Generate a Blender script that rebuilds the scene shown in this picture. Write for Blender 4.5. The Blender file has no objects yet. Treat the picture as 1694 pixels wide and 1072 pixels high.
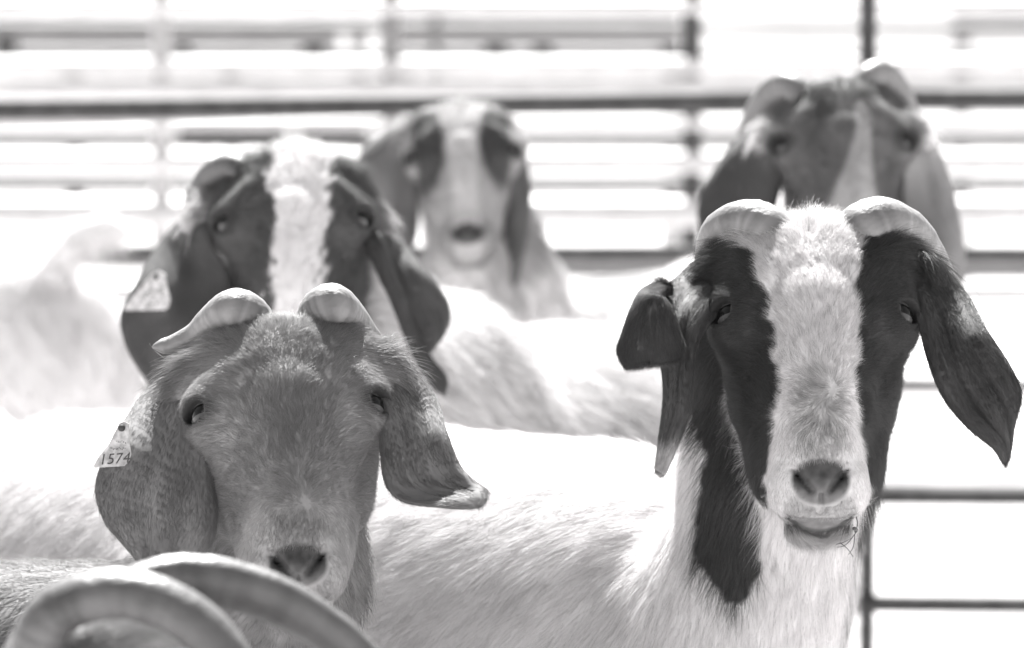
import bpy, math, random
import numpy as np
from mathutils import Vector, Matrix

# ------------------------------------------------------------------ camera, light, exposure
scene = bpy.context.scene
random.seed(7)
RNG = np.random.default_rng(7)
CAM_H = 1.0
LENS = 200.0
FPX = LENS / 36.0 * 1694.0            # focal length in photograph pixels
HORIZON_Y = 180.0
PITCH = math.atan((536.0 - HORIZON_Y) / FPX)

cam_data = bpy.data.cameras.new('camera')
cam = bpy.data.objects.new('camera', cam_data)
scene.collection.objects.link(cam)
scene.camera = cam
cam.location = (0, 0, CAM_H)
cam.rotation_euler = (math.pi / 2 - PITCH, 0, 0)
cam_data.lens = LENS
cam_data.sensor_width = 36.0
cam_data.clip_start = 0.1
cam_data.clip_end = 5000
cam_data.dof.use_dof = True
cam_data.dof.focus_distance = 4.52
cam_data.dof.aperture_fstop = 9.5

SUN_EL = math.radians(51.5)
SUN_AZ = math.radians(-4.0)            # measured from +Y (behind the goats) towards +X
world = bpy.data.worlds.new('World')
scene.world = world
world.use_nodes = True
wn = world.node_tree
wn.nodes.clear()
sky = wn.nodes.new('ShaderNodeTexSky')
sky.sky_type = 'NISHITA'
sky.sun_disc = False
sky.sun_elevation = SUN_EL
sky.sun_rotation = SUN_AZ
bw = wn.nodes.new('ShaderNodeRGBToBW')  # the photograph is black and white
bg = wn.nodes.new('ShaderNodeBackground')
bg.inputs['Strength'].default_value = 0.05
wo = wn.nodes.new('ShaderNodeOutputWorld')
wn.links.new(sky.outputs[0], bw.inputs[0])
wn.links.new(bw.outputs[0], bg.inputs[0])
wn.links.new(bg.outputs[0], wo.inputs[0])

sun_data = bpy.data.lights.new('sun', 'SUN')
sun_data.energy = 5.0
sun_data.angle = math.radians(0.5)
sun_data.color = (1.0, 0.995, 0.985)
sun = bpy.data.objects.new('sun', sun_data)
scene.collection.objects.link(sun)
sdir = Vector((math.sin(SUN_AZ) * math.cos(SUN_EL), math.cos(SUN_AZ) * math.cos(SUN_EL), math.sin(SUN_EL)))
sun.rotation_euler = sdir.to_track_quat('Z', 'Y').to_euler()
sun.location = (0, 20, 20)

scene.view_settings.view_transform = 'Standard'
scene.view_settings.look = 'None'
scene.view_settings.exposure = 2.22
scene.view_settings.gamma = 1.0
scene.view_settings.use_curve_mapping = False
scene.render.engine = 'CYCLES'
scene.cycles.use_denoising = True
scene.cycles.use_adaptive_sampling = False
scene.cycles.max_bounces = 10
scene.cycles.diffuse_bounces = 8
scene.cycles.glossy_bounces = 2
scene.cycles.transmission_bounces = 5
scene.cycles.transparent_max_bounces = 4
scene.cycles.sample_clamp_indirect = 4.0
try:
    scene.cycles_curves.shape = 'RIBBONS'
    scene.cycles_curves.subdivisions = 2
except Exception:
    pass
FUR = 1.0                               # fur density factor

# ------------------------------------------------------------------ helpers
COL = scene.collection
CP, SP = math.cos(PITCH), math.sin(PITCH)

def P(x, y, d):
    """photograph pixel (x, y) at the distance d (metres along +Y) -> world point"""
    a = (x - 847.0) / FPX
    b = (536.0 - y) / FPX
    ry = CP + b * SP
    rz = -SP + b * CP
    k = d / ry
    return np.array([a * k, d, CAM_H + rz * k])

def setp(o, label=None, category=None, group=None, kind=None):
    if label: o['label'] = label
    if category: o['category'] = category
    if group: o['group'] = group
    if kind: o['kind'] = kind
    return o

def empty(name, loc):
    o = bpy.data.objects.new(name, None)
    COL.objects.link(o)
    o.location = loc
    o.empty_display_size = 0.05
    return o

def mesh_obj(name, verts, faces, mat, parent=None, smooth=True, origin=None):
    me = bpy.data.meshes.new(name)
    v = np.asarray(verts, dtype=np.float32)
    if origin is not None:
        v = v - np.asarray(origin, dtype=np.float32)
    me.from_pydata(v.tolist() if len(v) < 4000 else v, [], faces if isinstance(faces, list) else faces.tolist())
    if smooth:
        me.polygons.foreach_set('use_smooth', np.ones(len(me.polygons), dtype=bool))
    me.update()
    o = bpy.data.objects.new(name, me)
    COL.objects.link(o)
    if mat: me.materials.append(mat)
    if parent is not None: o.parent = parent
    return o

def hash3(i, j, k, seed):
    h = (i * 374761393 + j * 668265263 + k * 2147483647 + seed * 974634773) & 0xffffffff
    h = ((h ^ (h >> 13)) * 1274126177) & 0xffffffff
    h = h ^ (h >> 16)
    return (h & 0xffff).astype(np.float32) / 32767.5 - 1.0

NROT = np.array(Matrix.Rotation(0.7, 3, Vector((1, 2, 3)).normalized()) @ Matrix.Rotation(0.5, 3, 'X'))

def noise(p, scale, seed=0):
    """value noise in -1..1"""
    q = (np.asarray(p, dtype=np.float64) * scale) @ NROT + 1000.0
    i = np.floor(q).astype(np.int64)
    f = (q - i).astype(np.float32)
    f = f * f * (3 - 2 * f)
    out = 0
    for dx in (0, 1):
        wx = f[:, 0] if dx else 1 - f[:, 0]
        for dy in (0, 1):
            wy = f[:, 1] if dy else 1 - f[:, 1]
            for dz in (0, 1):
                wz = f[:, 2] if dz else 1 - f[:, 2]
                out = out + wx * wy * wz * hash3(i[:, 0] + dx, i[:, 1] + dy, i[:, 2] + dz, seed)
    return out

def sstep(a, b, x):
    t = np.clip((x - a) / (b - a), 0, 1)
    return t * t * (3 - 2 * t)

def catmull(pts, m):
    """resample a list of vectors smoothly to m samples"""
    pts = np.asarray(pts, dtype=np.float64)
    n = len(pts)
    ext = np.vstack([2 * pts[0] - pts[1], pts, 2 * pts[-1] - pts[-2]])
    ts = np.linspace(0, n - 1 - 1e-9, m)
    i = np.floor(ts).astype(int)
    f = (ts - i)[:, None]
    p0, p1, p2, p3 = ext[i], ext[i + 1], ext[i + 2], ext[i + 3]
    return 0.5 * ((2 * p1) + (-p0 + p2) * f + (2 * p0 - 5 * p1 + 4 * p2 - p3) * f ** 2 + (-p0 + 3 * p1 - 3 * p2 + p3) * f ** 3)

def norm(v):
    return v / np.maximum(np.linalg.norm(v, axis=-1, keepdims=True), 1e-9)

def tube(pts, radii, seg=14, flat=1.0, flat_axis=None):
    """closed tube along a list of points; returns verts, faces and the along-parameter of each vertex"""
    pts = np.asarray(pts, dtype=np.float64)
    n = len(pts)
    tan = norm(np.gradient(pts, axis=0))
    ref = np.array([0, 0, 1.0]) if abs(tan[0][2]) < 0.9 else np.array([1.0, 0, 0])
    if flat_axis is not None: ref = np.asarray(flat_axis, dtype=float)
    V = []
    a = ref - tan[0] * np.dot(ref, tan[0]); a /= np.linalg.norm(a)
    for i in range(n):
        a = a - tan[i] * np.dot(a, tan[i]); a /= np.linalg.norm(a)
        b = np.cross(tan[i], a)
        for s in range(seg):
            th = 2 * math.pi * s / seg
            V.append(pts[i] + radii[i] * (math.cos(th) * a * flat + math.sin(th) * b))
    F = []
    for i in range(n - 1):
        for s in range(seg):
            s2 = (s + 1) % seg
            F.append([i * seg + s, i * seg + s2, (i + 1) * seg + s2, (i + 1) * seg + s])
    F.append(list(range(seg - 1, -1, -1)))
    F.append([(n - 1) * seg + s for s in range(seg)])
    return np.array(V), F, np.repeat(np.arange(n), seg)

# ------------------------------------------------------------------ materials
def new_mat(name):
    m = bpy.data.materials.new(name)
    m.use_nodes = True
    nt = m.node_tree
    b = nt.nodes['Principled BSDF']
    return m, nt, b

def g(v, a=1.0):
    return (v, v * 0.985, v * 0.99, a)

def mat_plain(name, v, rough=0.6, nscale=None, namp=0.2, bump=0.0, metallic=0.0, spec=0.4, coord='Object', stretch=None):
    m, nt, b = new_mat(name)
    b.inputs['Base Color'].default_value = g(v)
    b.inputs['Roughness'].default_value = rough
    b.inputs['Metallic'].default_value = metallic
    b.inputs['Specular IOR Level'].default_value = spec
    if nscale:
        tc = nt.nodes.new('ShaderNodeTexCoord')
        mp = nt.nodes.new('ShaderNodeMapping')
        if stretch: mp.inputs['Scale'].default_value = stretch
        nz = nt.nodes.new('ShaderNodeTexNoise')
        nz.inputs['Scale'].default_value = nscale
        nz.inputs['Detail'].default_value = 6
        cr = nt.nodes.new('ShaderNodeValToRGB')
        cr.color_ramp.elements[0].position = 0.3
        cr.color_ramp.elements[1].position = 0.7
        cr.color_ramp.elements[0].color = g(v * (1 - namp))
        cr.color_ramp.elements[1].color = g(min(0.9, v * (1 + namp)))
        nt.links.new(tc.outputs[coord], mp.inputs[0])
        nt.links.new(mp.outputs[0], nz.inputs['Vector'])
        nt.links.new(nz.outputs['Fac'], cr.inputs[0])
        nt.links.new(cr.outputs[0], b.inputs['Base Color'])
        if bump:
            bp = nt.nodes.new('ShaderNodeBump')
            bp.inputs['Strength'].default_value = bump
            bp.inputs['Distance'].default_value = 0.01
            nt.links.new(nz.outputs['Fac'], bp.inputs['Height'])
            nt.links.new(bp.outputs[0], b.inputs['Normal'])
    return m

def mat_attr(name, rough=0.7, spec=0.2, nscale=180.0, bump=0.15):
    m, nt, b = new_mat(name)
    at = nt.nodes.new('ShaderNodeAttribute')
    at.attribute_name = 'col'
    nt.links.new(at.outputs['Color'], b.inputs['Base Color'])
    b.inputs['Roughness'].default_value = rough
    b.inputs['Specular IOR Level'].default_value = spec
    nz = nt.nodes.new('ShaderNodeTexNoise')
    nz.inputs['Scale'].default_value = nscale
    nz.inputs['Detail'].default_value = 3
    bp = nt.nodes.new('ShaderNodeBump')
    bp.inputs['Strength'].default_value = bump
    bp.inputs['Distance'].default_value = 0.002
    tc = nt.nodes.new('ShaderNodeTexCoord')
    nt.links.new(tc.outputs['Object'], nz.inputs['Vector'])
    nt.links.new(nz.outputs['Fac'], bp.inputs['Height'])
    nt.links.new(bp.outputs[0], b.inputs['Normal'])
    return m

def mat_fur():
    m, nt, b = new_mat('fur')
    nt.nodes.remove(b)
    out = nt.nodes['Material Output']
    at = nt.nodes.new('ShaderNodeAttribute')
    at.attribute_name = 'col'
    df = nt.nodes.new('ShaderNodeBsdfDiffuse')
    tr = nt.nodes.new('ShaderNodeBsdfTranslucent')
    gl = nt.nodes.new('ShaderNodeBsdfGlossy')
    gl.inputs['Roughness'].default_value = 0.38
    gl.inputs['Color'].default_value = (0.55, 0.55, 0.55, 1)
    m1 = nt.nodes.new('ShaderNodeMixShader'); m1.inputs[0].default_value = 0.38
    m2 = nt.nodes.new('ShaderNodeMixShader'); m2.inputs[0].default_value = 0.10
    nt.links.new(at.outputs['Color'], df.inputs['Color'])
    nt.links.new(at.outputs['Color'], tr.inputs['Color'])
    nt.links.new(df.outputs[0], m1.inputs[1]); nt.links.new(tr.outputs[0], m1.inputs[2])
    nt.links.new(m1.outputs[0], m2.inputs[1]); nt.links.new(gl.outputs[0], m2.inputs[2])
    nt.links.new(m2.outputs[0], out.inputs['Surface'])
    return m

def mat_eye():
    """goat eye: pale iris with a dark horizontal bar pupil; local +Z is the optical axis, local X the bar"""
    m, nt, b = new_mat('eye')
    tc = nt.nodes.new('ShaderNodeTexCoord')
    sx = nt.nodes.new('ShaderNodeSeparateXYZ')
    nt.links.new(tc.outputs['Object'], sx.inputs[0])
    def mth(op, a, bb=None):
        n = nt.nodes.new('ShaderNodeMath'); n.operation = op
        for k, v in enumerate((a, bb)):
            if v is None: continue
            if isinstance(v, (int, float)): n.inputs[k].default_value = v
            else: nt.links.new(v, n.inputs[k])
        return n.outputs[0]
    ax = mth('ABSOLUTE', sx.outputs[0]); ay = mth('ABSOLUTE', sx.outputs[1])
    inb = mth('MULTIPLY', mth('LESS_THAN', ax, 0.0090), mth('LESS_THAN', ay, 0.0042))
    r = mth('POWER', mth('ADD', mth('POWER', sx.outputs[0], 2.0), mth('POWER', sx.outputs[1], 2.0)), 0.5)
    iris = mth('LESS_THAN', r, 0.0105)
    mx = nt.nodes.new('ShaderNodeMix'); mx.data_type = 'RGBA'
    mx.inputs[6].default_value = g(0.03); mx.inputs[7].default_value = g(0.09)
    nt.links.new(iris, mx.inputs[0])
    my = nt.nodes.new('ShaderNodeMix'); my.data_type = 'RGBA'
    my.inputs[7].default_value = g(0.006)
    nt.links.new(mx.outputs[2], my.inputs[6]); nt.links.new(inb, my.inputs[0])
    nt.links.new(my.outputs[2], b.inputs['Base Color'])
    b.inputs['Roughness'].default_value = 0.2
    b.inputs['Specular IOR Level'].default_value = 0.3
    return m

M_SKIN = mat_attr('goat_skin')
M_FUR = mat_fur()
M_HORN = mat_attr('horn_keratin', rough=0.42, spec=0.4, nscale=140.0, bump=0.6)
M_EYE = mat_eye()
M_TAG = mat_plain('tag_plastic', 0.55, rough=0.5, nscale=220, namp=0.38)
M_INK = mat_plain('tag_ink', 0.05, rough=0.7)
M_HAY = mat_plain('hay', 0.12, rough=0.8)

# ------------------------------------------------------------------ signed distance modelling
def smin(a, b, k):
    h = np.clip(0.5 + 0.5 * (b - a) / k, 0, 1)
    return b * (1 - h) + a * h - k * h * (1 - h)

def smax(a, b, k):
    return -smin(-a, -b, k)

def cone(p, a, b, ra, rb):
    a = np.asarray(a, np.float32); b = np.asarray(b, np.float32)
    ab = b - a
    x = p[:, 0] - a[0]; y = p[:, 1] - a[1]; z = p[:, 2] - a[2]
    h = np.clip((x * ab[0] + y * ab[1] + z * ab[2]) / np.float32(max(float(ab @ ab), 1e-9)), 0, 1)
    x = x - h * ab[0]; y = y - h * ab[1]; z = z - h * ab[2]
    return np.sqrt(x * x + y * y + z * z) - (np.float32(ra) + np.float32(rb - ra) * h)

def ell(p, c, r):
    q = (p - np.asarray(c, np.float32)) / np.asarray(r, np.float32)
    k0 = np.sqrt((q * q).sum(1))
    q2 = q / np.asarray(r, np.float32)
    k1 = np.sqrt((q2 * q2).sum(1)) + 1e-9
    return k0 * (k0 - 1) / k1

HT = np.array([-0.185, -0.180, -0.171, -0.158, -0.140, -0.110, -0.080, -0.050, -0.020, 0.010, 0.040, 0.062, 0.080, 0.093, 0.102, 0.108])
HA = np.array([0.008, 0.020, 0.030, 0.0365, 0.0385, 0.0410, 0.0470, 0.0560, 0.0660, 0.0740, 0.0750, 0.0720, 0.0700, 0.0640, 0.0520, 0.024])
HF = np.array([-0.020, -0.008, 0.008, 0.021, 0.031, 0.041, 0.0475, 0.0505, 0.0500, 0.0480, 0.0460, 0.0410, 0.0310, 0.016, -0.004, -0.028])
HB = np.array([-0.040, -0.048, -0.054, -0.060, -0.068, -0.082, -0.098, -0.112, -0.122, -0.126, -0.124, -0.118, -0.110, -0.100, -0.088, -0.070])

_tu = np.linspace(-0.225, 0.150, 376)
def _smooth(a):
    v = np.interp(_tu, HT, a)
    k = np.exp(-0.5 * (np.arange(-15, 16) / 5.0) ** 2); k /= k.sum()
    return np.convolve(np.pad(v, 15, mode='edge'), k, mode='valid')
HA, HF, HB = _smooth(HA), _smooth(HF), _smooth(HB)
HT = _tu

def head_sdf(pl, jaw=0.5):
    """generic goat head; pl = local (u lateral, n out of the face, t up along the face), metres, origin between the eyes"""
    p = pl.copy()
    p[:, 0] = np.abs(p[:, 0])
    u, n, t = p[:, 0], p[:, 1], p[:, 2]
    a = np.interp(t, HT, HA); nf = np.interp(t, HT, HF); nb = np.interp(t, HT, HB)
    c = (nf + nb) / 2; b = np.maximum((nf - nb) / 2, 0.006)
    q = (n - c) / b
    ae = a * (1 - (0.30 - 0.20 * sstep(0.0, 0.07, t)) * sstep(0.05, 1.0, q)) * (1 - (0.30 + 0.18 * sstep(-0.03, -0.09, t)) * sstep(0.1, 1.0, -q))
    e = 2.5
    k = (np.abs(u / ae) ** e + np.abs(q) ** e) ** (1 / e)
    d = (k - 1) * np.minimum(ae, b) * 0.85
    d = np.maximum(d, np.maximum(t - 0.109, -0.186 - t)).astype(np.float32)
    d = smin(d, ell(p, (0.0570, -0.006, 0.005), (0.0245, 0.026, 0.025)), 0.034)      # orbit
    d = smin(d, cone(p, (0.042, 0.020, 0.030), (0.068, -0.002, 0.018), 0.009, 0.009), 0.024)  # brow
    d = smin(d, ell(p, (0.037, -0.062, -0.034), (0.030, 0.046, 0.050)), 0.018)       # cheek
    d = smin(d, ell(p, (0.026 + 0.010 * jaw, -0.052, -0.092), (0.016 + 0.008 * jaw, 0.034, 0.056)), 0.016)  # jaw
    d = smin(d, ell(p, (0, -0.030, 0.060), (0.054, 0.045, 0.036)), 0.02)            # poll
    d = smin(d, ell(p, (0, -0.050, 0.052), (0.068, 0.056, 0.046)), 0.02)            # back of the skull
    d = smin(d, cone(p, (0, 0.006, 0.070), (0, 0.024, 0.0), 0.020, 0.024), 0.016)
    d = smin(d, cone(p, (0, 0.024, 0.0), (0, 0.010, -0.140), 0.024, 0.022), 0.014)  # nasal bridge
    d = smin(d, ell(p, (0, -0.014, -0.160), (0.0385, 0.036, 0.030)), 0.012)         # muzzle
    d = smin(d, ell(p, (0.014, -0.004, -0.1745), (0.021, 0.021, 0.0160)), 0.007)      # upper lip
    d = smin(d, ell(p, (0, 0.006, -0.172), (0.017, 0.018, 0.018)), 0.006)           # nose pad
    d = smin(d, ell(p, (0.0230, 0.004, -0.160), (0.0105, 0.013, 0.015)), 0.007)     # nostril wing
    d = smin(d, ell(p, (0, -0.037, -0.1765), (0.0265, 0.024, 0.0160)), 0.005)          # chin
    # carve
    d = smax(d, -cone(p, (0.0215, 0.018, -0.158), (0.0080, 0.019, -0.179), 0.0032, 0.0034), 0.004)
    d = smax(d, -cone(p, (0.0215, 0.009, -0.159), (0.0095, 0.009, -0.177), 0.0036, 0.0034), 0.003)
    d = smax(d, -cone(p, (0, 0.0175, -0.182), (0, 0.005, -0.192), 0.0018, 0.0018), 0.003)
    d = smax(d, -cone(p, (0, -0.013, -0.192), (0.019, -0.018, -0.190), 0.0026, 0.0026), 0.004)
    d = smax(d, -cone(p, (0.019, -0.018, -0.190), (0.034, -0.036, -0.172), 0.0026, 0.002), 0.004)
    # eye opening: an almond carved along the optical axis
    ex = np.array([0.80, 0.58, 0.05], np.float32); ex /= np.linalg.norm(ex)
    ec = np.array([0.0620, 0.0020, 0.000], np.float32)
    rel = p - ec
    al = rel @ ex
    side = np.array([0.58, -0.80, 0.10], np.float32); side -= ex * (side @ ex); side /= np.linalg.norm(side)
    up = np.cross(ex, side)
    du = rel @ side; dv = rel @ up
    al_d = np.sqrt(((du + 0.001) / 0.0130) ** 2 + ((dv - 0.001) / 0.0097) ** 2)
    eye_d = np.maximum((al_d - 1) * 0.0097, 0.004 - al)
    shell = np.sqrt((rel * rel).sum(1)) - 0.0196
    d = smin(d, shell, 0.013)
    d = smax(d, -eye_d, 0.0015)
    return d

EYE_AX = np.array([0.80, 0.58, 0.05]); EYE_AX /= np.linalg.norm(EYE_AX)
EYE_C = np.array([0.0620, 0.0020, 0.000])
EYE_R = 0.0178

def axis_grid(lo, hi, flo, fhi, coarse, fine):
    """1-D grid: coarse outside [flo, fhi], fine inside"""
    out = []
    if lo < flo:
        n = max(1, int(math.ceil((flo - lo) / coarse)))
        out += list(np.linspace(lo, flo, n, endpoint=False))
    n = max(2, int(math.ceil((fhi - flo) / fine)))
    out += list(np.linspace(flo, fhi, n, endpoint=False))
    n = max(1, int(math.ceil((hi - fhi) / coarse)))
    out += list(np.linspace(fhi, hi, n + 1))
    return np.array(out, dtype=np.float32)

def polygonise(fn, xs, ys, zs, B=6):
    def pad(a):
        r = (-len(a)) % B
        if r:
            st = a[-1] - a[-2]
            a = np.concatenate([a, a[-1] + st * np.arange(1, r + 1, dtype=np.float32)])
        return a
    xs, ys, zs = pad(xs), pad(ys), pad(zs)
    nx, ny, nz = len(xs), len(ys), len(zs)
    def blk(a):
        r = a.reshape(-1, B)
        return (r[:, 0] + r[:, -1]) / 2, (r[:, -1] - r[:, 0]) / 2 + (a[1] - a[0])
    bx, hx = blk(xs); by, hy = blk(ys); bz, hz = blk(zs)
    gx, gy, gz = np.meshgrid(bx, by, bz, indexing='ij')
    bp = np.stack([gx.ravel(), gy.ravel(), gz.ravel()], 1).astype(np.float32)
    f = np.concatenate([fn(bp[s:s + 20000]) for s in range(0, len(bp), 20000)]).reshape(gx.shape)
    rad = np.sqrt(hx[:, None, None] ** 2 + hy[None, :, None] ** 2 + hz[None, None, :] ** 2)
    act = np.abs(f) < rad * 1.9 + 0.012
    F = np.where(f < 0, -1.0, 1.0).astype(np.float32)
    F = np.repeat(np.repeat(np.repeat(F, B, 0), B, 1), B, 2)
    ia = np.argwhere(act)
    o = np.arange(B)
    ox, oy, oz = np.meshgrid(o, o, o, indexing='ij')
    off = np.stack([ox.ravel(), oy.ravel(), oz.ravel()], 1)
    idx = (ia[:, None, :] * B + off[None]).reshape(-1, 3)
    pts = np.stack([xs[idx[:, 0]], ys[idx[:, 1]], zs[idx[:, 2]]], 1)
    vals = np.empty(len(pts), np.float32)
    for s in range(0, len(pts), 30000):
        vals[s:s + 30000] = fn(pts[s:s + 30000])
    F[idx[:, 0], idx[:, 1], idx[:, 2]] = vals
    # surface nets
    S = F < 0
    c = np.zeros((nx - 1, ny - 1, nz - 1), np.int8)
    for dx in (0, 1):
        for dy in (0, 1):
            for dz in (0, 1):
                c += S[dx:nx - 1 + dx, dy:ny - 1 + dy, dz:nz - 1 + dz]
    cells = np.argwhere((c > 0) & (c < 8))
    vid = -np.ones(c.shape, np.int64)
    vid[cells[:, 0], cells[:, 1], cells[:, 2]] = np.arange(len(cells))
    acc = np.zeros((len(cells), 3)); cnt = np.zeros(len(cells))
    corners = [(0, 0, 0), (1, 0, 0), (0, 1, 0), (1, 1, 0), (0, 0, 1), (1, 0, 1), (0, 1, 1), (1, 1, 1)]
    edges = [(0, 1), (2, 3), (4, 5), (6, 7), (0, 2), (1, 3), (4, 6), (5, 7), (0, 4), (1, 5), (2, 6), (3, 7)]
    cp, cv = [], []
    for q in corners:
        ii = cells + np.array(q)
        cp.append(np.stack([xs[ii[:, 0]], ys[ii[:, 1]], zs[ii[:, 2]]], 1))
        cv.append(F[ii[:, 0], ii[:, 1], ii[:, 2]])
    for a, b in edges:
        m = (cv[a] < 0) != (cv[b] < 0)
        t = cv[a][m] / (cv[a][m] - cv[b][m])
        acc[m] += cp[a][m] + (cp[b][m] - cp[a][m]) * t[:, None]
        cnt[m] += 1
    V = acc / cnt[:, None]
    quads = []
    for ax in range(3):
        A = np.moveaxis(S, ax, 0)
        ch = np.argwhere(A[1:] != A[:-1])
        if not len(ch): continue
        sgn = A[ch[:, 0], ch[:, 1], ch[:, 2]]
        G = np.moveaxis(vid, ax, 0)
        ok = (ch[:, 1] > 0) & (ch[:, 2] > 0) & (ch[:, 1] < A.shape[1] - 1) & (ch[:, 2] < A.shape[2] - 1)
        ch, sgn = ch[ok], sgn[ok]
        i, j, k = ch.T
        qd = np.stack([G[i, j - 1, k - 1], G[i, j, k - 1], G[i, j, k], G[i, j - 1, k]], 1)
        flip = (~sgn) if ax != 1 else sgn
        qd[flip] = qd[flip][:, ::-1]
        quads.append(qd)
    Q = np.concatenate(quads)
    Q = Q[(Q >= 0).all(1)]
    return V, Q

# ------------------------------------------------------------------ fur
def sample_tris(V, Tr, w, count):
    a, b, c = V[Tr[:, 0]], V[Tr[:, 1]], V[Tr[:, 2]]
    ar = np.linalg.norm(np.cross(b - a, c - a), axis=1) * 0.5 * w
    cs = np.cumsum(ar)
    t = np.searchsorted(cs, RNG.random(count) * cs[-1])
    t = np.minimum(t, len(Tr) - 1)
    r1 = np.sqrt(RNG.random(count)); r2 = RNG.random(count)
    w0, w1, w2 = 1 - r1, r1 * (1 - r2), r1 * r2
    return t, np.stack([w0, w1, w2], 1)

def make_fur(name, parent, origin, root, nrm, flow, length, width, lift, colour, npt=5, curl=0.25, clump=0.35, seed=1):
    """grow one Curves object: roots, normals, tangent flow, per-strand length, width, lift angle and colour"""
    n = len(root)
    nrm = norm(nrm)
    flow = flow - nrm * (flow * nrm).sum(1, keepdims=True)
    flow = norm(flow)
    side = np.cross(nrm, flow)
    wob = (noise(root, 40.0, seed) * clump + noise(root, 200.0, seed + 5) * clump * 0.9) * np.where(length > 0.02, 0.75, np.where(length < 0.0078, 0.12, 1.0)) + RNG.normal(0, 0.14, n)
    fl = norm(flow + side * wob[:, None])
    lk = np.clip(length / 0.022, 0.15, 1.0)
    lf = np.clip(lift * (1 + 0.5 * lk * noise(root, 90.0, seed + 9) + RNG.normal(0, 0.22, n)), 0.05, 1.4)
    L = length * np.clip(1 + RNG.normal(0, 0.22, n), 0.35, 1.7)
    pts = np.zeros((n, npt, 3), np.float32)
    p = root - nrm * 0.0006
    pts[:, 0] = p
    seg = (L / (npt - 1))[:, None]
    cw = RNG.normal(0, curl, n)
    for i in range(1, npt):
        s = (i - 0.5) / (npt - 1)
        ang = lf * (1.0 - 0.75 * s)
        d = fl * np.cos(ang)[:, None] + nrm * np.sin(ang)[:, None] + np.cross(nrm, fl) * (cw * s)[:, None]
        d[:, 2] -= 0.10 * s
        p = p + norm(d) * seg
        pts[:, i] = p
    hc = bpy.data.hair_curves.new(name)
    hc.add_curves([npt] * n)
    hc.attributes['position'].data.foreach_set('vector', (pts - np.asarray(origin, np.float32)).reshape(-1))
    prof = np.linspace(1.0, 0.18, npt)[None, :] * width[:, None]
    ra = hc.attributes.get('radius') or hc.attributes.new('radius', 'FLOAT', 'POINT')
    ra.data.foreach_set('value', (prof * 0.5).astype(np.float32).reshape(-1))
    ca = hc.attributes.new('col', 'FLOAT_COLOR', 'CURVE')
    cc = np.ones((n, 4), np.float32)
    colour = np.clip(RNG.normal(0, 0.010, n) + colour * (1 + RNG.normal(0, 0.20, n) + np.where(length < 0.0078, 0.05, 0.20) * noise(root, 300.0, seed + 3)), 0.008, 0.88)
    cc[:, 0] = colour; cc[:, 1] = colour * 0.985; cc[:, 2] = colour * 0.99
    ca.data.foreach_set('color', cc.reshape(-1))
    o = bpy.data.objects.new(name, hc)
    COL.objects.link(o)
    hc.materials.append(M_FUR)
    o.parent = parent
    return o

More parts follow.
